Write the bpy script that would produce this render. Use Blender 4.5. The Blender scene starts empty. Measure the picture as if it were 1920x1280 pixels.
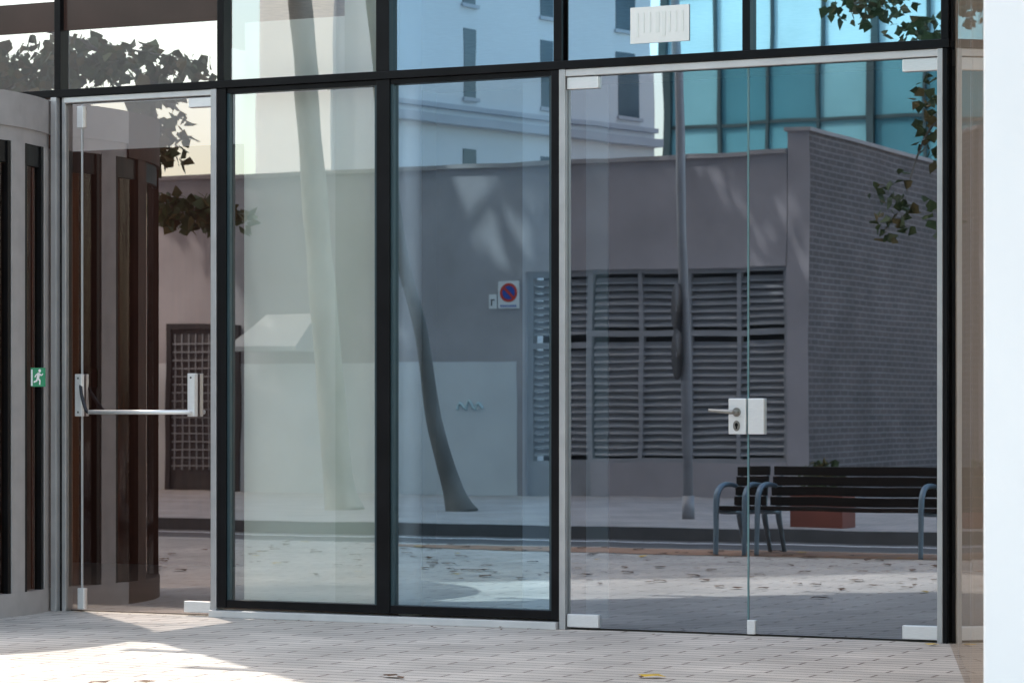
import bpy, bmesh, math, random
from mathutils import Vector, Matrix
random.seed(7)
S=bpy.context.scene
R=math.radians
# ------------------------------------------------------------------ materials
def newmat(name):
    m=bpy.data.materials.new(name); m.use_nodes=True
    nt=m.node_tree
    for n in list(nt.nodes): nt.nodes.remove(n)
    out=nt.nodes.new('ShaderNodeOutputMaterial')
    return m,nt,out
def N(nt,t,**kw):
    n=nt.nodes.new(t)
    for k,v in kw.items(): setattr(n,k,v)
    return n
def pos(nt,scale=(1,1,1),swz=None):
    g=N(nt,'ShaderNodeNewGeometry')
    src=g.outputs['Position']
    if swz:
        s=N(nt,'ShaderNodeSeparateXYZ'); nt.links.new(src,s.inputs[0])
        c=N(nt,'ShaderNodeCombineXYZ')
        for i,a in enumerate(swz):
            if a in 'XYZ': nt.links.new(s.outputs[a],c.inputs[i])
        src=c.outputs[0]
    mp=N(nt,'ShaderNodeMapping'); mp.inputs['Scale'].default_value=scale
    nt.links.new(src,mp.inputs['Vector'])
    return mp.outputs[0]
def pmat(name,col,rough=.6,metal=0,var=.15,scale=3.0,stretch=(1,1,1),bump=0.0,bscale=30,spec=.5):
    m,nt,out=newmat(name)
    b=N(nt,'ShaderNodeBsdfPrincipled')
    b.inputs['Roughness'].default_value=rough; b.inputs['Metallic'].default_value=metal
    b.inputs['Specular IOR Level'].default_value=spec
    p=pos(nt,stretch)
    no=N(nt,'ShaderNodeTexNoise'); no.inputs['Scale'].default_value=scale; no.inputs['Detail'].default_value=6
    nt.links.new(p,no.inputs['Vector'])
    mx=N(nt,'ShaderNodeMix',data_type='RGBA')
    mx.inputs['A'].default_value=(*[c*(1-var) for c in col],1); mx.inputs['B'].default_value=(*[min(1,c*(1+var)) for c in col],1)
    rp=N(nt,'ShaderNodeMapRange'); rp.inputs['From Min'].default_value=.3; rp.inputs['From Max'].default_value=.7
    nt.links.new(no.outputs['Fac'],rp.inputs['Value']); nt.links.new(rp.outputs[0],mx.inputs['Factor'])
    nt.links.new(mx.outputs['Result'],b.inputs['Base Color'])
    if bump>0:
        n2=N(nt,'ShaderNodeTexNoise'); n2.inputs['Scale'].default_value=bscale; n2.inputs['Detail'].default_value=4
        nt.links.new(p,n2.inputs['Vector'])
        bp=N(nt,'ShaderNodeBump'); bp.inputs['Strength'].default_value=bump; bp.inputs['Distance'].default_value=.01
        nt.links.new(n2.outputs['Fac'],bp.inputs['Height']); nt.links.new(bp.outputs[0],b.inputs['Normal'])
    nt.links.new(b.outputs[0],out.inputs[0])
    return m
def glass(name,gcol,fac,tcol,wave=.0004,fres=.6,rough=0.0):
    m,nt,out=newmat(name)
    g=N(nt,'ShaderNodeBsdfGlossy'); g.inputs['Color'].default_value=(*gcol,1); g.inputs['Roughness'].default_value=rough
    t=N(nt,'ShaderNodeBsdfTransparent'); t.inputs['Color'].default_value=(*tcol,1)
    mx=N(nt,'ShaderNodeMixShader')
    fr=N(nt,'ShaderNodeLayerWeight'); fr.inputs['Blend'].default_value=.25
    ma=N(nt,'ShaderNodeMath',operation='MULTIPLY_ADD'); ma.inputs[1].default_value=fres; ma.inputs[2].default_value=fac; ma.use_clamp=True
    nt.links.new(fr.outputs['Fresnel'],ma.inputs[0]); nt.links.new(ma.outputs[0],mx.inputs[0])
    no=N(nt,'ShaderNodeTexNoise'); no.inputs['Scale'].default_value=1.4; no.inputs['Detail'].default_value=2
    nt.links.new(pos(nt,(1,1,.6)),no.inputs['Vector'])
    bp=N(nt,'ShaderNodeBump'); bp.inputs['Strength'].default_value=1; bp.inputs['Distance'].default_value=wave
    nt.links.new(no.outputs['Fac'],bp.inputs['Height']); nt.links.new(bp.outputs[0],g.inputs['Normal'])
    nt.links.new(t.outputs[0],mx.inputs[1]); nt.links.new(g.outputs[0],mx.inputs[2]); nt.links.new(mx.outputs[0],out.inputs[0])
    return m
def brickmat(name,c1,c2,mort,bw,rh,ms,swz='XY0',rough=.8,offset=.5,bump=.5,dirt=.25):
    m,nt,out=newmat(name)
    b=N(nt,'ShaderNodeBsdfPrincipled'); b.inputs['Roughness'].default_value=rough
    p=pos(nt,(1,1,1),swz)
    br=N(nt,'ShaderNodeTexBrick'); br.offset=offset
    br.inputs['Color1'].default_value=(*c1,1); br.inputs['Color2'].default_value=(*c2,1); br.inputs['Mortar'].default_value=(*mort,1)
    br.inputs['Scale'].default_value=1; br.inputs['Mortar Size'].default_value=ms; br.inputs['Brick Width'].default_value=bw; br.inputs['Row Height'].default_value=rh
    br.inputs['Mortar Smooth'].default_value=.2
    nt.links.new(p,br.inputs['Vector'])
    no=N(nt,'ShaderNodeTexNoise'); no.inputs['Scale'].default_value=1.3; no.inputs['Detail'].default_value=8; nt.links.new(p,no.inputs['Vector'])
    rp=N(nt,'ShaderNodeMapRange'); rp.inputs['From Min'].default_value=.3; rp.inputs['From Max'].default_value=.7; rp.inputs['To Min'].default_value=1-dirt; rp.inputs['To Max'].default_value=1.0+dirt*.4
    nt.links.new(no.outputs['Fac'],rp.inputs['Value'])
    mx=N(nt,'ShaderNodeMix',data_type='RGBA',blend_type='MULTIPLY'); mx.inputs['Factor'].default_value=1
    nt.links.new(br.outputs['Color'],mx.inputs['A']); nt.links.new(rp.outputs[0],mx.inputs['B'])
    nt.links.new(mx.outputs['Result'],b.inputs['Base Color'])
    bp=N(nt,'ShaderNodeBump',invert=True); bp.inputs['Strength'].default_value=bump; bp.inputs['Distance'].default_value=.006
    nt.links.new(br.outputs['Fac'],bp.inputs['Height']); nt.links.new(bp.outputs[0],b.inputs['Normal'])
    nt.links.new(b.outputs[0],out.inputs[0])
    return m
M={}
M['alu']=pmat('aluminium',(.50,.50,.50),.38,.5,.08,8)
M['alu_post']=pmat('aluminium_post',(.42,.39,.375),.5,.0,.08,8)
M['alu_pale']=pmat('aluminium_pale',(.66,.66,.65),.4,.2,.06,8)
M['brown_and_shade']=pmat('brown_frame_and_shade',(.085,.045,.032),.55,.0,.15,6,spec=.15)  # brown of the wing frames; on the drum ring, reflected shade put into colour
M['steel']=pmat('brushed_steel',(.86,.86,.85),.32,.4,.05,30,(1,1,12))
M['black']=pmat('black_gasket',(.006,.006,.007),.35,0,.3,6,spec=.18)
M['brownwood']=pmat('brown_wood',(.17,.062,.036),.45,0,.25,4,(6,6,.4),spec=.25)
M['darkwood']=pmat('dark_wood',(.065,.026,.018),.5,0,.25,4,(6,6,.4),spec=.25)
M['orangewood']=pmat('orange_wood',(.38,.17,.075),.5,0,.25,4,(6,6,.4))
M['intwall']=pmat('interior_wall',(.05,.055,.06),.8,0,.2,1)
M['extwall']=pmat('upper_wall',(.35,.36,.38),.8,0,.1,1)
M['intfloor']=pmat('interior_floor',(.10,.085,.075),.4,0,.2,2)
M['screen']=pmat('interior_screen',(.92,.96,.87),.8,0,.03,2)
M['screen2']=pmat('interior_screen_dense',(.76,.82,.71),.8,0,.03,2)
M['column']=pmat('interior_column',(.92,.92,.93),.4,0,.03,5)
M['greypanel']=pmat('interior_grey_panel',(.34,.40,.46),.7,0,.05,2)
M['white']=pmat('white_render',(.96,.955,.94),.8,0,.015,2)
M['awning']=pmat('awning_white',(.54,.54,.54),.8,0,.04,2)
M['spandrel']=pmat('bronze_spandrel',(.060,.034,.028),.15,0,.25,1.5,spec=.25)
M['greywall']=pmat('grey_render',(.41,.39,.41),.85,0,.14,1.2,bump=.2)
M['palepaint']=pmat('pale_paint',(.70,.72,.74),.85,0,.07,1.4)
M['coping']=pmat('coping_stone',(.42,.40,.40),.8,0,.1,3)
M['louvre']=pmat('louvre_paint',(.36,.37,.39),.5,.1,.1,3)
M['louvredark']=pmat('louvre_recess',(.06,.06,.065),.8)
M['asphalt']=pmat('asphalt',(.085,.085,.09),.85,0,.2,5,bump=.4,bscale=80)
M['line']=pmat('road_paint',(.75,.76,.78),.7,0,.1,6)
M['kerb']=pmat('kerb_stone',(.14,.14,.145),.8,0,.15,4)
M['orange']=pmat('terracotta_paving',(.42,.24,.15),.8,0,.15,4)
M['soil']=pmat('ground_earth',(.14,.12,.10),.9,0,.3,1)
M['paving']=brickmat('stone_paving',(.66,.615,.56),(.57,.535,.49),(.22,.18,.16),.50,.115,.008,'XY0',dirt=.26)
M['paving2']=brickmat('far_paving',(.42,.41,.41),(.38,.37,.37),(.25,.25,.25),.4,.4,.012,'XY0')
M['brick']=brickmat('dark_brick',(.150,.120,.118),(.112,.092,.094),(.24,.22,.225),.30,.085,.014,'YZ0',bump=.8)
M['pale_bld']=pmat('pale_render',(.84,.85,.87),.8,0,.04,.5)
M['white_bld']=pmat('white_facade',(.90,.89,.87),.8,0,.04,.4)
M['slab']=pmat('slab_edge',(.55,.57,.62),.8,0,.06,1)
M['winglass']=pmat('window_glass_dark',(.10,.14,.18),.08,0,.2,1)
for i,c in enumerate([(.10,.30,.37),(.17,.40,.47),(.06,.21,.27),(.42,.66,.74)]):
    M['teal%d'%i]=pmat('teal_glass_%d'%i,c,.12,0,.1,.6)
M['mullion']=pmat('dark_mullion',(.03,.06,.07),.4)
M['bark']=pmat('bark',(.42,.40,.36),.9,0,.25,3,(1,1,.5),bump=.6,bscale=12)
M['bark2']=pmat('bark_dark',(.18,.17,.16),.9,0,.3,3,(1,1,.5),bump=.6,bscale=12)
M['leafA']=pmat('leaf_green',(.055,.085,.025),.6,0,.35,2)
M['leafB']=pmat('leaf_olive',(.13,.10,.03),.6,0,.35,2)
M['leafY']=pmat('leaf_yellow',(.62,.40,.03),.6,0,.2,20)
M['leafD']=pmat('leaf_brown',(.12,.06,.03),.8,0,.4,20)
M['slat']=pmat('bench_wood',(.024,.016,.014),.6,0,.3,4,(.5,8,8),spec=.2)
M['frame']=pmat('bench_aluminium',(.18,.25,.31),.4,.5,.08,10)
M['pole']=pmat('galvanised_steel',(.34,.35,.37),.5,.3,.12,4)
M['sgreen']=pmat('sign_green',(.0,.26,.11),.4,0,.03)
M['swhite']=pmat('sign_white',(.85,.85,.85),.4,0,.02)
M['sblue']=pmat('sign_blue',(.02,.09,.42),.4,0,.03)
M['sred']=pmat('sign_red',(.65,.05,.02),.4,0,.03)
M['paper']=pmat('paper',(.92,.93,.88),.7,0,.02)
M['print']=pmat('faded_print',(.86,.885,.83),.7,0,.05)
M['terra']=pmat('terracotta',(.26,.08,.055),.7,0,.15)
M['dark']=pmat('dark_metal',(.04,.04,.045),.5,.3)
M['cyan']=pmat('graffiti_cyan',(.55,.70,.74),.8)
M['brass']=pmat('lock_metal',(.35,.33,.30),.3,.8)
M['g_blue']=glass('glass_blue',(.52,.80,1.0),.68,(.62,.75,.85))
M['g_paneb']=glass('glass_blue_lower',(.60,.84,1.0),.52,(.88,.95,1.0))
M['g_door']=glass('glass_door',(.71,.79,.90),.46,(.70,.78,.78))
M['g_left']=glass('glass_bronze',(1.0,.96,.95),.60,(.80,.76,.74))
M['g_leaf']=glass('glass_bronze_leaf',(1.0,.90,.88),.37,(.95,.88,.85))
M['g_pale']=glass('glass_pale',(.90,.97,1.0),.39,(1,1,1))
M['g_drum']=glass('glass_drum',(.8,.78,.76),.04,(.80,.74,.70),fres=.15)
M['g_side']=glass('glass_side',(.88,.80,.74),.28,(.8,.78,.75),fres=.35)
M['g_edge']=pmat('glass_edge',(.14,.26,.27),.2)
M['beige']=pmat('beige_stone',(.70,.60,.51),.6,0,.15,3,(6,6,.3))
# ------------------------------------------------------------------ mesh helpers
def link(o,parent=None):
    S.collection.objects.link(o)
    if parent: o.parent=parent
    return o
def empty(name,loc=(0,0,0)):
    e=bpy.data.objects.new(name,None); e.empty_display_size=.2; link(e); return e
def mesh(name,verts,faces,mat,parent=None,smooth=False):
    me=bpy.data.meshes.new(name); me.from_pydata([tuple(v) for v in verts],[],faces); me.update()
    if not isinstance(mat,(list,tuple)): mat=[mat]
    for k in mat: me.materials.append(M[k])
    if smooth:
        for p in me.polygons: p.use_smooth=True
    return link(bpy.data.objects.new(name,me),parent)
BF=[(0,3,2,1),(4,5,6,7),(0,1,5,4),(1,2,6,5),(2,3,7,6),(3,0,4,7)]
def bverts(b):
    x0,x1,y0,y1,z0,z1=b
    x0,x1=min(x0,x1),max(x0,x1); y0,y1=min(y0,y1),max(y0,y1); z0,z1=min(z0,z1),max(z0,z1)
    return [(x0,y0,z0),(x1,y0,z0),(x1,y1,z0),(x0,y1,z0),(x0,y0,z1),(x1,y0,z1),(x1,y1,z1),(x0,y1,z1)]
def boxes(name,lst,mat,parent=None,bevel=0):
    V=[];F=[]
    for b in lst:
        o=len(V); V+=bverts(b); F+=[tuple(i+o for i in f) for f in BF]
    ob=mesh(name,V,F,mat,parent)
    if bevel:
        md=ob.modifiers.new('bevel','BEVEL'); md.width=bevel; md.segments=2
    return ob
def box(name,x0,x1,y0,y1,z0,z1,mat,parent=None,bevel=0): return boxes(name,[(x0,x1,y0,y1,z0,z1)],mat,parent,bevel)
def prism(name,pts,z0,z1,mat,parent=None):
    n=len(pts); V=[(x,y,z0) for x,y in pts]+[(x,y,z1) for x,y in pts]
    F=[tuple(range(n-1,-1,-1)),tuple(range(n,2*n))]+[(i,(i+1)%n,n+(i+1)%n,n+i) for i in range(n)]
    ob=mesh(name,V,F,mat,parent)
    bm=bmesh.new(); bm.from_mesh(ob.data); bmesh.ops.recalc_face_normals(bm,faces=bm.faces); bm.to_mesh(ob.data); bm.free()
    return ob
def tube(name,pts,rad,mat,parent=None,seg=12,smooth_path=True):
    P=[Vector(p) for p in pts]; rr=rad if isinstance(rad,(list,tuple)) else [rad]*len(P)
    if smooth_path and len(P)>2:
        Q=[];q=[]
        for i in range(len(P)-1):
            p0=P[max(i-1,0)];p1=P[i];p2=P[i+1];p3=P[min(i+2,len(P)-1)]
            for k in range(6):
                t=k/6
                Q.append(.5*((2*p1)+(-p0+p2)*t+(2*p0-5*p1+4*p2-p3)*t*t+(-p0+3*p1-3*p2+p3)*t**3)); q.append(rr[i]*(1-t)+rr[i+1]*t)
        Q.append(P[-1]);q.append(rr[-1]); P,rr=Q,q
    V=[];F=[]
    for i,p in enumerate(P):
        d=(P[min(i+1,len(P)-1)]-P[max(i-1,0)]).normalized()
        a=d.cross(Vector((0.13,.21,1)) if abs(d.z)<.9 else Vector((1,.1,0))).normalized(); b=d.cross(a)
        for k in range(seg):
            an=2*math.pi*k/seg; V.append(p+(a*math.cos(an)+b*math.sin(an))*rr[i])
    for i in range(len(P)-1):
        for k in range(seg):
            F.append((i*seg+k,i*seg+(k+1)%seg,(i+1)*seg+(k+1)%seg,(i+1)*seg+k))
    F.append(tuple(range(seg-1,-1,-1))); F.append(tuple((len(P)-1)*seg+k for k in range(seg)))
    return mesh(name,V,F,mat,parent,True)
def pane(name,x0,x1,z0,z1,y,mat,parent,tilt=True):
    ob=mesh(name,[(x0,y,z0),(x1,y,z0),(x1,y,z1),(x0,y,z1)],[(0,1,2,3)],mat,parent)
    if tilt:
        cx=(x0+x1)/2; cz=(z0+z1)/2
        Mt=Matrix.Translation((cx,y,cz))@Matrix.Rotation(R(random.uniform(-.05,.05)),4,'Z')@Matrix.Rotation(R(random.uniform(-.03,.03)),4,'X')@Matrix.Translation((-cx,-y,-cz))
        ob.data.transform(Mt)
    return ob
def disc(name,c,r,ry,mat,parent,axis='Y',seg=40,r_in=0):
    V=[];F=[]
    def pt(an,rad):
        if axis=='Y': return (c[0]+rad*math.cos(an),c[1],c[2]+rad*math.sin(an)*ry)
        return (c[0],c[1]+rad*math.cos(an),c[2]+rad*math.sin(an)*ry)
    for k in range(seg):
        an=2*math.pi*k/seg; V+= [pt(an,r),pt(an,r_in)]
    if r_in>0: F=[(2*k,2*((k+1)%seg),2*((k+1)%seg)+1,2*k+1) for k in range(seg)]
    else: V=V[0::2]; F=[tuple(range(seg))]
    return mesh(name,V,F,mat,parent)
# ------------------------------------------------------------------ ground
mesh('ground',[(-300,-300,-.135),(300,-300,-.135),(300,300,-.135),(-300,300,-.135)],[(0,1,2,3)],'soil')
box('plaza_pavement',-60,60,-8.6,30,-.13,0,'paving')
box('road',-60,60,-12.45,-8.75,-.128,-.12,'asphalt')
boxes('road_marking',[(-60,60,-11.95,-11.85,-.122,-.116)],'line')
boxes('kerb',[(-60,60,-8.75,-8.6,-.13,.003),(-60,60,-12.6,-12.45,-.13,.003)],'kerb')
box('far_pavement',-60,60,-60,-12.6,-.13,-.001,'paving2')
pp=[]
for k in range(36):
    a=2*math.pi*k/36; pp.append((-8.3+3.6*math.cos(a),-8.05+.45*math.sin(a),.004))
mesh('terracotta_paving',pp,[tuple(range(36))],'orange')
# ------------------------------------------------------------------ glass building
SE=55; HB=2.4+21.9*math.tan(R(SE))/.668  # block height set by where its shadow ends on the far wall
B=empty('glass_office_building')
XM=[-10.75,-9.66,-8.545,-7.477,-6.38,-5.307,-4.24]
box('upper_block',-10.2,20,.35,14,3.78,HB,'extwall',B)
box('lobby_ceiling',-10.2,-3.9,.36,6,3.70,3.775,'beige',B)
prism('west_shade_block',[(-13.0,.25),(-42.8,27.0),(-70,27),(-70,.25)],0,HB,'extwall',B)  # unseen mass, added and angled to shade the plaza beside the sun patch
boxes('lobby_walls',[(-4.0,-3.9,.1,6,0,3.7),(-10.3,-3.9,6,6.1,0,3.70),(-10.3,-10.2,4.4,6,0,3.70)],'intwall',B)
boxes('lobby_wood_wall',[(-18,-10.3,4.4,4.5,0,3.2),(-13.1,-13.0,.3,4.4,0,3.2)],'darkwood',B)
boxes('added_white_backing',[(-18,-10.3,4.4,4.5,3.2,8.5)],'white',B)  # added to hide open sky; its white paint stands in for glare
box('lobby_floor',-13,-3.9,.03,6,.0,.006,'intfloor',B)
mul=[]
for x,w in [(-9.66,.022),(-8.535,.022),(-7.477,.042),(-6.40,.024),(-5.307,.022),(-4.225,.02)]:
    mul.append((x-w,x+w,-.05,.04,3.09,8))
mul.append((-8.56,-8.50,-.045,.04,.055,3.045)); mul.append((-7.519,-7.435,-.045,.04,.055,3.045)); mul.append((-6.44,-6.392,-.045,.04,.055,3.045))
mul.append((-4.235,-4.21,-.05,.04,0,3.045))
boxes('mullions',mul,'black',B,.003)
boxes('transoms',[(-13,-4.2,-.056,.045,3.045,3.09)],'black',B,.003)
boxes('upper_transoms',[(-10.2,-4.2,-.054,.045,z,z+.05) for z in (4.55,6.05,7.55)],'black',B)
boxes('bottom_frames',[(-8.50,-7.519,-.04,.04,.055,.10),(-7.435,-6.44,-.04,.04,.055,.10),(-8.50,-7.519,-.035,.04,3.015,3.045),(-7.435,-6.44,-.035,.04,3.015,3.045)],'black',B,.003)
sp=[]
for a,b_ in ((-8.50,-7.519),(-7.435,-6.44)):
    sp+=[(a,a+.018,-.03,-.002,.10,3.015),(b_-.018,b_,-.03,-.002,.10,3.015)]
boxes('glazing_spacers',sp,'mullion',B)
box('sill_strip',-8.60,-6.40,-.075,.04,.0,.04,'alu_pale',B,.004)
boxes('door_posts',[(-8.60,-8.562,-.05,.04,0,3.045),(-6.391,-6.355,-.05,.04,0,3.045),(-4.265,-4.236,-.05,.04,0,3.045),(-9.70,-9.66,-.06,.05,0,3.045),(-9.64,-9.615,-.03,.05,0,3.045)],'alu',B,.003)
boxes('door_post_joint',[(-9.66,-9.64,-.02,.05,0,3.045)],'black',B)
boxes('door_heads',[(-9.615,-8.60,-.045,.04,3.01,3.043),(-6.355,-4.265,-.045,.04,3.005,3.043)],'alu_pale',B,.003)
for i in range(len(XM)-1):
    x0,x1=XM[i]+.02,XM[i+1]-.02
    mt='g_blue' if i>=3 else ('g_pale' if i==2 else 'g_left')
    if i==0: x0=-13
    pane('upper_pane_%d'%i,x0,x1,3.09,3.70 if i==0 else 4.55,0,mt,B)
    if i>0:
        for z in (4.6,6.1): pane('high_pane_%d_%d'%(i,int(z)),x0,x1,z,z+1.45,0,'g_blue',B)
boxes('spandrel',[(-13,-9.682,-.012,.03,3.445,3.62),(-9.638,-8.557,-.012,.03,3.445,4.5)],'spandrel',B)
pane('pane_a',-8.50,-7.519,.10,3.015,0,'g_pale',B)
pane('pane_b',-7.435,-6.44,.10,3.015,0,'g_paneb',B)
box('interior_screen_a',-8.475,-7.86,.12,.14,.06,3.02,'screen',B)
box('interior_screen_b',-7.86,-7.555,.10,.14,.06,3.02,'screen2',B)
box('interior_screen_c',-7.80,-7.53,.10,.14,3.1,3.7,'screen2',B)
box('interior_screen_d',-8.47,-7.80,.12,.14,3.1,3.44,'screen',B)
tube('interior_column',[(-7.385,.11,0),(-7.385,.11,3.6)],.065,'column',B,28,False)
box('interior_grey_panel',-6.68,-6.46,.10,.12,.1,3.0,'greypanel',B)
box('interior_blind_edge',-6.34,-6.21,.20,.22,.05,2.98,'greypanel',B)
d=Vector((.3175,-.956,0)).normalized(); p0=Vector((-4.205,-.03,0)); p1=p0+d*4.62
nrm=Vector((d.y,-d.x,0))
def quadwall(name,a,b,z0,z1,mat,off=0):
    o=nrm*off
    return mesh(name,[a+o+Vector((0,0,z0)),b+o+Vector((0,0,z0)),b+o+Vector((0,0,z1)),a+o+Vector((0,0,z1))],[(0,1,2,3)],mat,B)
quadwall('side_glass',p0,p1,.0,6,'g_side')
quadwall('side_cladding',p0,p1,.0,6,'beige',-.03)
for t in (0.0,1.45,2.9):
    q=p0+d*t
    quadwall('side_joint',q,q+d*.02,0,6,'alu',.004)
box('white_wall',-2.726,3.2,-4.6,-.2,0,9,'white',bevel=.01)
# ------------------------------------------------------------------ doors
def patch(lst,name,par): return boxes(name,lst,'steel',par,.004)
D1=empty('glass_door')
pane('glass_leaf',-9.50,-8.61,.012,3.0,-.01,'g_leaf',D1)
pane('side_light',-9.61,-9.515,.012,3.0,-.012,'g_leaf',D1)
boxes('glass_edge',[(-9.512,-9.504,-.016,-.004,.05,2.98)],'alu_pale',D1)
patch([(-9.535,-9.490,-.03,.012,2.86,2.99),(-9.53,-9.485,-.03,.012,.015,.14),(-8.79,-8.61,-.035,.015,.02,.085),(-8.76,-8.605,-.035,.015,2.945,3.0)],'patch_fittings',D1)
patch([(-9.535,-9.487,-.05,-.02,1.155,1.405),(-8.75,-8.702,-.06,-.02,1.155,1.405)],'push_bar_brackets',D1)
tube('push_bar',[(-9.40,-.10,1.18),(-8.72,-.10,1.18)],.013,'steel',D1,14,False)
tube('push_bar_arm',[(-9.50,-.04,1.34),(-9.47,-.07,1.27),(-9.42,-.10,1.19),(-9.39,-.10,1.18)],.010,'dark',D1)
tube('push_bar_end',[(-8.725,-.10,1.18),(-8.725,-.03,1.18)],.013,'steel',D1,14,False)
for z in (1.18,1.38): disc('screw',(-8.726,-.0615,z),.006,1,'dark',D1,seg=12); disc('screw',(-9.511,-.0515,z),.006,1,'dark',D1,seg=12)
D2=empty('glass_double_door')
pane('leaf_west',-6.352,-5.312,.012,3.0,-.01,'g_door',D2)
pane('leaf_east',-5.303,-4.268,.012,3.0,-.01,'g_door',D2)
boxes('leaf_edges',[(-5.312,-5.304,-.016,-.004,.012,3.0)],'g_edge',D2)
patch([(-6.35,-6.165,-.035,.015,2.935,3.0),(-6.35,-6.165,-.035,.015,.015,.085),(-4.455,-4.268,-.035,.015,2.935,3.0),(-4.455,-4.268,-.035,.015,.015,.085),(-5.31,-5.265,-.03,.012,.01,.085)],'patch_fittings',D2)
patch([(-5.412,-5.314,-.035,.012,1.065,1.255),(-5.302,-5.213,-.035,.012,1.065,1.255)],'lock_plates',D2)
tube('lever_handle',[(-5.365,-.035,1.182),(-5.365,-.085,1.182),(-5.38,-.095,1.183),(-5.43,-.098,1.186),(-5.50,-.095,1.192)],[.012,.012,.012,.011,.009],'brass',D2)
disc('handle_rose',(-5.365,-.037,1.182),.024,1,'brass',D2)
disc('keyhole_rose',(-5.365,-.038,1.110),.020,1.4,'brass',D2)
disc('keyhole',(-5.365,-.040,1.115),.009,1.2,'black',D2)
box('key_slot',-5.369,-5.361,-.041,-.039,1.093,1.115,'black',D2)
PN=box('paper_notice',-5.987,-5.646,-.008,-.004,3.165,3.36,'paper')
for k in range(8):
    x=-5.95+k*.037
    o=box('print_%d'%k,x,x+random.choice([.012,.02,.008]),-.0105,-.0085,3.20+random.choice([0,.02]),3.33,'print'); o.parent=PN
# ------------------------------------------------------------------ revolving door
RD=empty('revolving_door'); CX,CY,RR=-11.2,-.585,1.577
def arc(name,a0,a1,r0,r1,z0,z1,mat,par=RD,step=2.0):
    n=max(1,int(abs(a1-a0)/step)); V=[];F=[]
    for i in range(n+1):
        a=R(a0+(a1-a0)*i/n); c,s=math.cos(a),math.sin(a)
        V+=[(CX+r0*c,CY+r0*s,z0),(CX+r1*c,CY+r1*s,z0),(CX+r1*c,CY+r1*s,z1),(CX+r0*c,CY+r0*s,z1)]
    for i in range(n):
        for k in range(4): F.append((4*i+k,4*i+(k+1)%4,4*i+4+(k+1)%4,4*i+4+k))
    F+=[(0,3,2,1),(4*n,4*n+1,4*n+2,4*n+3)]
    ob=mesh(name,V,F,mat,par)
    bm=bmesh.new(); bm.from_mesh(ob.data); bmesh.ops.recalc_face_normals(bm,faces=bm.faces); bm.to_mesh(ob.data); bm.free()
    return ob
def arcglass(name,a0,a1,r,z0,z1,mat):
    n=max(1,int(abs(a1-a0)/3)); V=[];F=[]
    for i in range(n+1):
        a=R(a0+(a1-a0)*i/n); c,s=math.cos(a),math.sin(a); V+=[(CX+r*c,CY+r*s,z0),(CX+r*c,CY+r*s,z1)]
    F=[(2*i,2*i+2,2*i+3,2*i+1) for i in range(n)]
    return mesh(name,V,F,mat,RD,True)
arc('fascia',-4,21.4,RR-.06,RR,2.83,3.03,'alu_post')
arc('fascia_lower',-4,21.4,RR-.09,RR-.012,2.745,2.83,'alu_post')
arc('fascia_shade_brown',-202,-4,RR-.06,RR,2.745,3.03,'brown_and_shade')  # silver ring turned brown here: its shaded reflection is put into the colour
for i,(a0,a1,mt) in enumerate([(1.2,6.4,'alu_post'),(17.0,21.2,'alu_post'),(-14,-9,'brown_and_shade'),(-40,-36,'brown_and_shade'),(-62,-58,'brown_and_shade'),(-122,-118,'brown_and_shade'),(-160,-156,'brown_and_shade')]): arc('post_%d'%i,a0,a1,RR-.07,RR-.004,.0,2.745,mt)
arc('base_rail',-4,21.3,RR-.08,RR+.001,.0,.135,'alu_post'); arc('base_rail_b',-60,-4,RR-.08,RR+.001,.0,.135,'brown_and_shade'); arc('base_rail_w',-202,-120,RR-.08,RR+.001,.0,.135,'brown_and_shade')
arcglass('curved_glass_e',-58.5,21,RR-.035,.135,2.745,'g_drum'); arcglass('curved_glass_w',-202,-122,RR-.035,.135,2.745,'g_drum')
arc('dark_edge_1',6.5,7.8,RR-.05,RR-.01,.135,2.745,'black'); arc('dark_edge_2',15.4,16.9,RR-.05,RR-.01,.135,2.745,'black')
arc('dark_edge_3',0,1.1,RR-.05,RR-.01,.135,2.745,'black')
arc('dark_head',-58,15.5,RR-.05,RR-.02,2.62,2.745,'black')
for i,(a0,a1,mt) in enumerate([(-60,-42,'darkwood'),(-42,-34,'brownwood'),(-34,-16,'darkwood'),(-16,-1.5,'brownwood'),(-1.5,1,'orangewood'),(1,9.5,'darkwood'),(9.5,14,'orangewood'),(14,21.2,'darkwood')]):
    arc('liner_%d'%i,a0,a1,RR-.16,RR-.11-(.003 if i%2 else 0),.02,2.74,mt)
arc('liner_band',-60,-8,RR-.10,RR-.09,1.15,1.30,'brownwood')
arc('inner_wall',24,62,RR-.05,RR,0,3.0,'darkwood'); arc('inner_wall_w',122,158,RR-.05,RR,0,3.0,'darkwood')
tube('centre_post',[(CX,CY,0),(CX,CY,2.8)],.05,'alu',RD,16,False)
for k,a in enumerate((20,140,260)):
    c,s=math.cos(R(a)),math.sin(R(a))
    for nm,r0,r1,z0,z1 in (('stile',1.30,1.36,.05,2.7),('bottom_rail',.05,1.30,.05,.15),('top_rail',.05,1.30,2.6,2.7)):
        V=[];w=.02
        for (r,sg) in ((r0,-1),(r1,-1),(r1,1),(r0,1)): V.append((CX+r*c-sg*w*s,CY+r*s+sg*w*c))
        prism('wing_%s_%d'%(nm,k),V,z0,z1,'brown_and_shade',RD)
ES=empty('emergency_exit_sign'); az=R(10.0); zn=R(-55)
ctr=Vector((CX+(RR+.03)*math.cos(az),CY+(RR+.03)*math.sin(az),1.384)); nv=Vector((math.cos(zn),math.sin(zn),0)); tv=Vector((-math.sin(zn),math.cos(zn),0))
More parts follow.
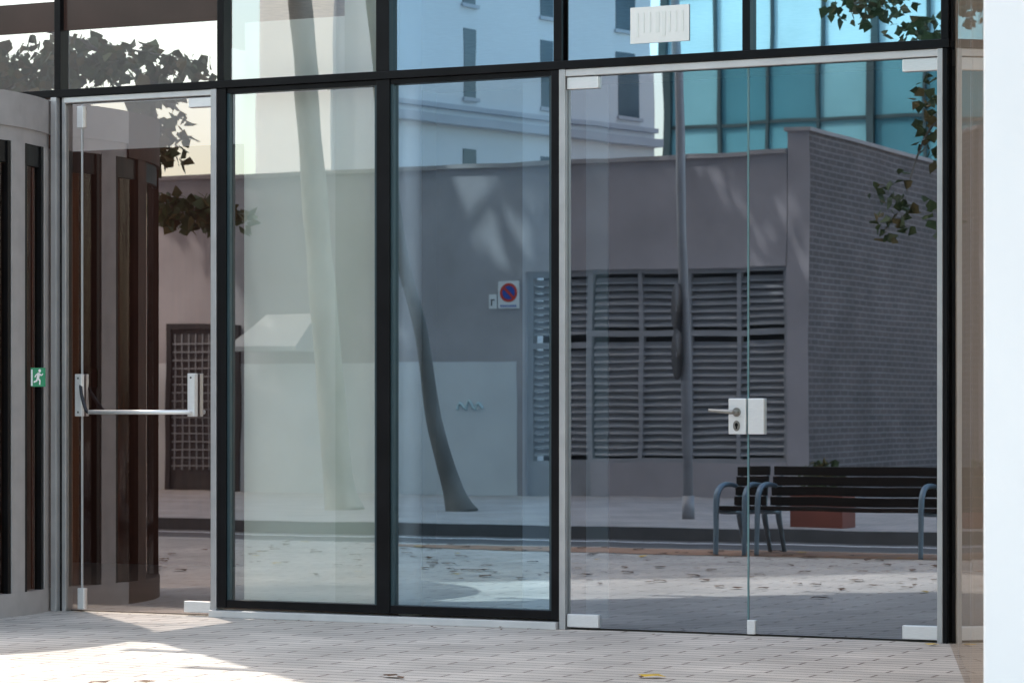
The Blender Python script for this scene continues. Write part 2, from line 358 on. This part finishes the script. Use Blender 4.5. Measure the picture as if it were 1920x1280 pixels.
def splate(name,pts,off,mat):
    mesh(name,[ctr+nv*off+tv*u*.78+Vector((0,0,v)) for u,v in pts],[tuple(range(len(pts)))],mat,ES)
splate('backplate',[(-.056,-.056),(.056,-.056),(.056,.056),(-.056,.056)],0.0,'darkwood')
splate('plate',[(-.055,-.055),(.055,-.055),(.055,.055),(-.055,.055)],0.004,'sgreen')
def limb(name,a,b,w):
    a=Vector(a);b=Vector(b);dd=(b-a).normalized();n=Vector((-dd.y,dd.x))*w*1.2
    splate(name,[tuple(a-n),tuple(b-n),tuple(b+n),tuple(a+n)],.006,'swhite')
splate('doorway',[(-.052,-.05),(-.040,-.05),(-.040,.045),(-.052,.045)],.006,'swhite')
splate('head',[(.012+.010*math.cos(k*.5236),.038+.010*math.sin(k*.5236)) for k in range(12)],.006,'swhite')
limb('torso',(.006,.026),(-.002,-.008),.008)
limb('thigh_1',(-.001,-.006),(.014,-.020),.005);limb('shin_1',(.014,-.018),(.012,-.044),.004)
limb('thigh_2',(-.003,-.006),(-.012,-.022),.005);limb('shin_2',(-.010,-.022),(-.032,-.028),.004)
limb('arm_1',(.008,.022),(.024,.010),.0035);limb('fore_1',(.024,.010),(.036,.020),.003)
limb('arm_2',(.004,.022),(-.014,.014),.0035);limb('fore_2',(-.014,.014),(-.024,.000),.003)
# ------------------------------------------------------------------ across the street
YW=-21.9
GW=empty('retaining_wall')
boxes('wall_render',[(-60,-16.9,YW-.4,YW,-.1,4.6),(-16.9,-12.95,YW-.4,YW,3.12,4.6),(-15.86,-12.95,YW-.4,YW,-.1,.47)],'greywall',GW)
box('wall_coping',-60,-12.95,YW-.45,YW+.05,4.6,4.66,'coping',GW)
box('pale_paint_band',-26,-17.02,YW,YW+.005,0,1.88,'palepaint',GW)
box('recess_back',-16.9,-12.95,YW-.65,YW-.6,-.1,3.2,'louvredark',GW)
for k in range(3):
    tube('graffiti_%d'%k,[(-17.95+.14*k,YW+.006,1.20),(-17.90+.14*k,YW+.006,1.30+.03*(k%2)),(-17.83+.14*k,YW+.006,1.22)],.022,'cyan',GW,6)
VG=empty('louvred_vent')
xs=[-15.86,-15.14,-14.42,-13.70,-12.98]
fr=[(-16.9,-16.82,YW-.18,YW-.08,0,3.12),(-15.94,-15.86,YW-.18,YW-.08,0,3.12),(-16.82,-15.94,YW-.18,YW-.08,2.05,2.13),(-16.82,-15.94,YW-.18,YW-.08,3.04,3.12),(-16.82,-15.94,YW-.18,YW-.08,0,.5)]
for x in xs[1:]: fr.append((x-.03,x+.03,YW-.18,YW-.08,.47,3.12))
for i in range(4):
    for z0,z1 in ((.47,.53),(2.2,2.28),(3.06,3.12)): fr.append((xs[i]+.0,xs[i+1]-.03,YW-.179,YW-.082,z0,z1))
boxes('frames',fr,'louvre',VG)
V=[];F=[]
def slat(x0,x1,z):
    o=len(V); y0,y1=YW-.17,YW-.10
    V.extend([(x0,y1,z-.035),(x1,y1,z-.035),(x1,y0,z+.035),(x0,y0,z+.035),(x0,y1,z-.014),(x1,y1,z-.014),(x1,y0,z+.056),(x0,y0,z+.056)])
    F.extend([tuple(i+o for i in f) for f in BF])
z=.60
while z<3.03:
    if not 2.16<z<2.32:
        for i in range(4): slat(xs[i]+.03,xs[i+1]-.03,z)
    if not 2.0<z<2.18: slat(-16.81,-15.95,z)
    z+=.098
mesh('slats',V,F,'louvre',VG)
BW=box('brick_wall',-12.94,-12.64,-34,YW+.0,-.1,4.90,'brick')
c=box('brick_wall_coping',-12.98,-12.60,-34,YW+.04,4.90,4.95,'coping'); c.parent=BW
c=mesh('brick_front',[(-12.94,YW+.003,-.1),(-12.64,YW+.003,-.1),(-12.64,YW+.003,4.9),(-12.94,YW+.003,4.9)],[(0,1,2,3)],'greywall',BW)
SG=empty('steel_gate')
boxes('gate_frame',[(-22.7,-22.62,YW,YW+.06,.0,2.45),(-21.55,-21.47,YW,YW+.06,.0,2.45),(-22.62,-21.55,YW,YW+.06,2.37,2.45)],'dark',SG)
box('gate_panel',-22.62,-21.55,YW+.006,YW+.02,0,2.37,'louvredark',SG)
lat=[]
for k in range(9): lat.append((-22.62+.12*k+.05,-22.60+.12*k+.05,YW+.022,YW+.035,0.3,2.3))
for k in range(16): lat.append((-22.6,-21.57,YW+.037,YW+.047,.35+.12*k,.37+.12*k))
boxes('gate_lattice',lat,'pole',SG)
mesh('door_awning',[(-21.0,YW+.01,2.6),(-20.2,YW+.01,2.6),(-20.1,YW+.75,2.12),(-21.25,YW+.75,2.12),(-21.25,YW+.75,2.05),(-20.1,YW+.75,2.05),(-20.2,YW+.01,2.05),(-21.0,YW+.01,2.05)],[(0,1,2,3),(3,2,5,4),(0,3,4,7),(1,6,5,2),(4,5,6,7)],'awning')
NP=empty('no_parking_sign'); yy=YW+.02
box('plate',-17.31,-16.99,YW+.005,yy,2.62,3.0,'swhite',NP)
disc('blue',(-17.15,yy+.002,2.84),.115,1,'sblue',NP); disc('ring',(-17.15,yy+.004,2.84),.13,1,'sred',NP,r_in=.095)
mesh('slash',[(-17.15+.080-.012,yy+.006,2.84-.080-.012),(-17.15+.080+.012,yy+.006,2.84-.080+.012),(-17.15-.080+.012,yy+.006,2.84+.080+.012),(-17.15-.080-.012,yy+.006,2.84+.080-.012)],[(0,1,2,3)],'sred',NP)
boxes('text_line',[(-17.27+.035*k,-17.25+.035*k,yy+.001,yy+.003,2.64,2.67) for k in range(7)],'sblue',NP)
box('small_plate',-17.45,-17.33,YW+.005,yy,2.62,2.82,'swhite',NP)
boxes('small_arrow',[(-17.42,-17.40,yy,yy+.003,2.66,2.75),(-17.40,-17.36,yy,yy+.003,2.73,2.75)],'dark',NP)
LP=empty('street_lamp')
tube('pole',[(-11.55,-14.76,0),(-11.62,-14.76,3.5),(-11.74,-14.76,8.2)],[.060,.052,.045],'pole',LP,16,False)
tube('base_collar',[(-11.55,-14.76,0),(-11.552,-14.76,.25)],.068,'pole',LP,16,False)
tube('lamp_arm',[(-11.74,-14.76,8.1),(-11.6,-13.9,8.5),(-11.6,-13.2,8.55)],.035,'pole',LP)
box('lamp_head',-11.7,-11.5,-13.4,-12.8,8.5,8.6,'pole',LP,.03)
TS=empty('traffic_sign')
nd=Vector((.83,-.56,0)).normalized()
for z,a in ((2.30,.28),(1.80,.28)):
    c0=Vector((-11.68,-14.74,z))
    tube('sign_disc',[c0,c0+nd*.012],a,'dark',TS,32,False)
    boxes('sign_bracket',[(-11.68,-11.57,-14.78,-14.72,z-.03,z+.03)],'pole',TS)
PL=empty('planter_box'); 
prism('box',[(-9.75,-13.1),(-9.2,-13.1),(-9.2,-13.5),(-9.75,-13.5)],0,.34,'terra',PL)
def bench(name,x0,x1,arms):
    E=empty(name); yf,yb=-7.66,-8.34
    for i,x in enumerate(arms):
        tube('side_frame_%d'%i,[(x,yf+.0,0),(x,yf-.015,.2),(x,yf-.02,.42),(x,yf-.05,.51),(x,yf-.14,.565),(x,yf-.30,.575),(x,yf-.47,.56)],[.020,.022,.025,.026,.024,.021,.018],'frame',E,10)
        tube('rear_leg_%d'%i,[(x,yb,0),(x,yb+.08,.16),(x,yb+.15,.33),(x,yb+.12,.5),(x,yb+.03,.70)],[.018,.022,.026,.020,.014],'frame',E,10)
        tube('seat_bearer_%d'%i,[(x,yf-.02,.37),(x,yf-.2,.35),(x,yb+.15,.34)],.018,'frame',E,8)
    for k in range(4):
        y=yf-.03-.105*k; box('seat_slat_%d'%k,x0,x1,y-.095,y,.375-.006*k,.405-.006*k,'slat',E,.006)
    for k in range(4):
        z=.395+k*.083; y=yb+.175-.032*k
        o=box('back_slat_%d'%k,x0,x1,y-.015,y+.015,z,z+.074,'slat',E,.006)
bench('park_bench',-8.16,-6.42,(-8.10,-6.72))
bench('bench_end_double',-8.50,-8.20,(-8.47,-8.225))  # added narrow seat, stands in for the bench end's doubled reflection
# ------------------------------------------------------------------ buildings behind
AB=empty('apartment_building')
face=[(-21.3,-26.0),(-21.0,-27.3),(-20.6,-28.8),(-20.1,-30.6),(-19.4,-32.8),(-25,-34.5),(-25,-30),(-23.4,-25.6),(-21.9,-25.6)]
prism('walls',face,0,16,'pale_bld',AB)
box('front_facade',-23.3,-21.95,-25.6,-25.5,0,16,'white_bld',AB)
def alongpt(t):
    pts=face[:5]; L=[(Vector(pts[i+1])-Vector(pts[i])).length for i in range(4)]; tot=sum(L); s_=t*tot
    for i in range(4):
        if s_<=L[i] or i==3:
            a=Vector(pts[i]);b=Vector(pts[i+1]); dd=(b-a).normalized(); return a+dd*s_,dd
        s_-=L[i]
for j,(z0,z1) in enumerate([(5.86,6.0),(6.12,6.2),(8.9,9.05),(12,12.15)]):
    o_=.22 if j!=1 else .1
    pts=[]
    for k in range(9):
        p,dd=alongpt(k/8); n=Vector((-dd.y,dd.x)); n=n if n.x>0 else -n; pts.append(p+n*o_)
    back=[]
    for k in range(8,-1,-1):
        p,dd=alongpt(k/8); n=Vector((-dd.y,dd.x)); n=n if n.x>0 else -n; back.append(p-n*.1)
    prism('ledge_%d'%j,[tuple(p) for p in pts+back],z0,z1,'slab',AB)
for t,w in ((.30,.32),(.58,.36),(.90,.55)):
    for z0,z1 in ((4.3,5.5),(6.35,7.5),(7.9,8.8),(9.6,11)):
        p,dd=alongpt(t); n=Vector((-dd.y,dd.x)); n=n if n.x>0 else -n
        a=p-dd*w/2;b=p+dd*w/2
        prism('window',[tuple(a+n*.012),tuple(b+n*.012),tuple(b-n*.1),tuple(a-n*.1)],z0,z1,'winglass',AB)
        prism('window_sill',[tuple(a+n*.06-dd*.05),tuple(b+n*.06+dd*.05),tuple(b-n*.05),tuple(a-n*.05)],z0-.06,z0,'slab',AB)
OB=empty('glass_office_block')
TX0,TX1,TY=-24.1,2,-45
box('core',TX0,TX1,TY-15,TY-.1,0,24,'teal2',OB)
pn={0:[],1:[],2:[],3:[]}; ml=[]
x=TX0; i=0
while x<TX1:
    for j in range(16):
        z0=j*1.5
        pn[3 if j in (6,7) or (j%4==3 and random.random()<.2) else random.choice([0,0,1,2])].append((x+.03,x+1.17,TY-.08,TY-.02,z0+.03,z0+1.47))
    ml.append((x-.035,x+.035,TY-.08,TY+.06,0,24)) if i%4 else ml.append((x-.08,x+.08,TY-.08,TY+.12,0,24))
    x+=1.2; i+=1
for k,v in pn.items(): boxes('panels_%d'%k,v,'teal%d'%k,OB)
boxes('mullions',ml,'mullion',OB)
boxes('transoms',[(TX0,TX1,TY-.081,TY+.04,j*1.5-.04,j*1.5+.04) for j in range(17)],'mullion',OB)
# ------------------------------------------------------------------ trees
def leaves(name,clusters,parent,size=.1,seed=1,mats=('leafA','leafB')):
    rnd=random.Random(seed); V=[];F=[];mi=[]
    for (c,r,n) in clusters:
        c=Vector(c); r=Vector(r) if isinstance(r,(tuple,list)) else Vector((r,r,r))
        for _ in range(n):
            while True:
                q=Vector((rnd.uniform(-1,1),rnd.uniform(-1,1),rnd.uniform(-1,1)))
                if q.length<1: break
            p=c+Vector((q.x*r.x,q.y*r.y,q.z*r.z))
            a=Vector((rnd.gauss(0,1),rnd.gauss(0,1),rnd.gauss(0,.7)-.4)).normalized(); b=a.cross(Vector((rnd.gauss(0,1),rnd.gauss(0,1),rnd.gauss(0,1)))).normalized(); nn=a.cross(b)
            s=size*rnd.uniform(.6,1.3); o=len(V)
            V+=[p,p+a*s*.35+b*s*.5+nn*s*.1,p+a*s*.7+b*s*.28,p+a*s*1.1,p+a*s*.65-b*s*.3,p+a*s*.3-b*s*.48+nn*s*.1]
            F.append((o,o+1,o+2,o+3,o+4,o+5)); mi.append(0 if rnd.random()<.7 else 1)
    ob=mesh(name,V,F,list(mats),parent)
    ob.data.polygons.foreach_set('material_index',mi)
    return ob
def crown(c,R_,n,k,seed,tight=1.0):
    rnd=random.Random(seed); out=[]
    for _ in range(k):
        a=rnd.uniform(0,6.28); e=rnd.uniform(-.9,1.2); rr=R_*rnd.uniform(.35,.85)
        out.append(((c[0]+rr*math.cos(a)*math.cos(e),c[1]+rr*math.sin(a)*math.cos(e),c[2]+rr*math.sin(e)*.8),(rnd.uniform(.9,1.5)*tight,rnd.uniform(.9,1.5)*tight,rnd.uniform(.7,1.1)*tight),n//k))
    return out
def limbs(parent,base,c,R_,seed,r=.09,k=7):
    rnd=random.Random(seed)
    for i in range(k):
        a=6.28*i/k+rnd.uniform(-.3,.3); e=rnd.uniform(.2,1.2); q=Vector(c)+Vector((math.cos(a)*math.cos(e),math.sin(a)*math.cos(e),math.sin(e)*.8))*R_*.75
        m=(Vector(base)+q)/2+Vector((rnd.uniform(-.3,.3),rnd.uniform(-.3,.3),.3))
        tube('limb_%d'%i,[base,m,q],[r,r*.6,r*.2],'bark',parent,8)
T1=empty('plane_tree'); 
tube('trunk',[(-16.5,-16,-.05),(-16.6,-16,.4),(-16.72,-16,1.7),(-16.85,-16,3.0),(-17.0,-16,4.6),(-17.2,-16,6.5),(-17.9,-16,12)],[.25,.18,.165,.16,.155,.15,.12],'bark',T1,16)
limbs(T1,(-17.9,-16,12),(-19,-16,15.2),4,3)
leaves('foliage',crown((-19,-16,15.4),4.4,6500,30,5,.72),T1,.27,11)
T2=empty('plane_tree.001')
tube('trunk',[(-24.5,-16.5,-.05),(-24.4,-16.5,3),(-24.6,-16.5,7.5),(-24.7,-16.5,12)],[.25,.19,.15,.11],'bark',T2,14)
limbs(T2,(-24.7,-16.5,12),(-24.8,-16.5,15),4,4)
leaves('foliage',crown((-24.8,-16.5,15.4),4.3,6500,30,6,.72),T2,.27,12)  # unseen crown, placed so sun through it dapples the far wall
T5=empty('plane_tree_double')  # added tree, stands in for the first trunk's doubled reflection
tube('trunk',[(-15.0,-16.1,-.05),(-15.12,-16.1,.25),(-15.39,-16.1,1.1),(-15.55,-16.1,2.1),(-15.82,-16.1,3.1),(-16.02,-16.1,4.5),(-16.3,-16.1,7),(-16.3,-16.1,9.5)],[.20,.12,.09,.08,.075,.07,.06,.05],'bark2',T5,14)
limbs(T5,(-16.3,-16.1,9.5),(-16.4,-16.2,10.8),1.8,14,.04,5)
leaves('foliage',crown((-16.4,-16.2,10.8),1.7,900,10,16),T5,.2,17)
T3=empty('plane_tree.002')
tube('trunk',[(-18.2,-8.2,-.05),(-18.1,-8.2,2.5),(-17.6,-8.1,5),(-17.3,-8.1,7)],[.2,.16,.13,.09],'bark',T3,14)
limbs(T3,(-17.3,-8.1,6.6),(-16.5,-8.1,8),2.8,8,.07)
for k,pts in enumerate([[(-17.7,-8.1,4.6),(-16.2,-8,4.9),(-14.8,-8,4.6),(-13.6,-8,4.35)],[(-15.2,-8,4.7),(-14.3,-8,4.3),(-14.0,-8,3.6)],[(-17.5,-8.1,4.2),(-15.6,-8,3.9),(-14.4,-8,3.2),(-13.4,-8,2.95)]]):
    tube('hanging_branch_%d'%k,pts,[.035,.022,.014,.006][:len(pts)],'bark2',T3,6)
leaves('foliage',[((-15.5,-8,4.35),(.55,.5,.28),240),((-14.9,-8,4.45),(.5,.5,.25),190),((-14.4,-8,4.40),(.45,.4,.22),130),((-13.8,-8,4.32),(.3,.3,.13),60),((-14.1,-8,4.0),(.26,.3,.3),100),((-13.95,-8,3.62),(.22,.2,.28),80),
 ((-13.65,-8,2.98),(.36,.3,.15),150),((-13.35,-8,2.93),(.25,.2,.12),60),((-14.0,-8,3.1),(.2,.2,.08),35),((-15.9,-8,4.0),(.35,.4,.2),80),((-15.2,-8,4.15),(.5,.4,.15),70)]+[((a_[0],a_[1],a_[2]),a_2,n_) for a_,a_2,n_ in crown((-16.3,-8.1,7.6),2.4,2200,14,9)],T3,.12,13)
T4=empty('plane_tree.003')
tube('trunk',[(-4.7,-9.3,-.05),(-4.75,-9.3,2.5),(-4.9,-9.2,5)],[.17,.13,.09],'bark',T4,14)
limbs(T4,(-4.9,-9.2,4.8),(-5.3,-8.8,6),2.2,10,.05)
for k,pts in enumerate([[(-4.8,-9.2,3.8),(-5.8,-8.2,4.0),(-6.5,-7.5,3.5),(-6.75,-7.4,2.9)],[(-4.85,-9.2,4.4),(-6.2,-8.0,4.7),(-7.3,-7.5,4.4)]]):
    tube('hanging_branch_%d'%k,pts,[.03,.02,.012,.005][:len(pts)],'bark2',T4,6)
leaves('foliage',[((-6.55,-7.5,3.5),(.18,.3,.42),75),((-6.85,-7.4,2.80),(.22,.2,.32),60),((-6.5,-7.4,2.7),(.12,.2,.2),20),((-6.6,-7.4,4.15),(.35,.3,.12),100),((-7.1,-7.5,4.4),(.4,.3,.14),110)]+crown((-5.2,-8.9,6.4),2.1,1900,12,14),T4,.085,15)
leaves('shrub',[((-9.47,-13.3,.50),(.28,.2,.2),160)],PL,.09,21)
# ------------------------------------------------------------------ fallen leaves
rnd=random.Random(5); V=[];F=[];mi=[]
def fl(x,y,s,m,z=.006):
    a=rnd.uniform(0,6.28); o=len(V); ca,sa=math.cos(a),math.sin(a)
    for (u,v,w) in ((-1,0,.0),(-.3,.6,.25),(.5,.45,.1),(1,0,.3),(.45,-.5,.15),(-.4,-.55,.3)):
        V.append((x+s*(u*ca-v*sa),y+s*(u*sa+v*ca),z+w*s*.6))
    F.append(tuple(range(o,o+6))); mi.append(m)
for _ in range(300):
    fl(rnd.uniform(-16,-4.6),-rnd.uniform(3.6,8.4),rnd.uniform(.03,.07),0 if rnd.random()<.9 else 1)
fl(-5.92,-2.90,.06,0); fl(-4.86,-2.42,.065,1); fl(-5.86,-2.93,.03,0); fl(-4.24,-.22,.04,1); fl(-4.9,-2.44,.03,0)
for _ in range(16): fl(rnd.uniform(-9.5,-4.4),-rnd.uniform(.08,.35),rnd.uniform(.01,.02),0)
ob=mesh('fallen_leaves',V,F,['leafD','leafY']); ob.data.polygons.foreach_set('material_index',mi)
# ------------------------------------------------------------------ light
w=bpy.data.worlds.new('World'); S.world=w; w.use_nodes=True; nt=w.node_tree
bg=nt.nodes['Background']; sky=nt.nodes.new('ShaderNodeTexSky'); sky.sky_type='NISHITA'; sky.sun_disc=False
sky.sun_elevation=R(SE); sky.sun_rotation=R(-48.1); sky.air_density=1.0; sky.dust_density=3.0; sky.ozone_density=1.0
wb=nt.nodes.new('ShaderNodeMix'); wb.data_type='RGBA'; wb.blend_type='MULTIPLY'; wb.inputs['Factor'].default_value=1; wb.inputs['B'].default_value=(1.0,.87,.69,1)
nt.links.new(sky.outputs[0],wb.inputs['A']); nt.links.new(wb.outputs['Result'],bg.inputs[0]); bg.inputs[1].default_value=.80
l=bpy.data.lights.new('sun','SUN'); l.energy=5; l.angle=R(.5); l.color=(1,.95,.87)
so=bpy.data.objects.new('sun',l); link(so)
dv=Vector((.744*math.cos(R(SE)),-.668*math.cos(R(SE)),-math.sin(R(SE))))
so.rotation_euler=dv.to_track_quat('-Z','Y').to_euler(); so.location=(-30,30,40)
# ------------------------------------------------------------------ camera
cam=bpy.data.cameras.new('camera'); co=bpy.data.objects.new('camera',cam); link(co)
co.location=(0,-14.15,1.2); co.rotation_euler=(R(90),0,math.atan(5333/11268))
cam.sensor_width=36; cam.lens=100; cam.shift_y=126/1920; cam.clip_start=.1; cam.clip_end=1000
cam.dof.use_dof=True; cam.dof.focus_distance=15.2; cam.dof.aperture_fstop=7
S.camera=co
S.view_settings.view_transform='Standard'; S.view_settings.look='None'; S.view_settings.exposure=0
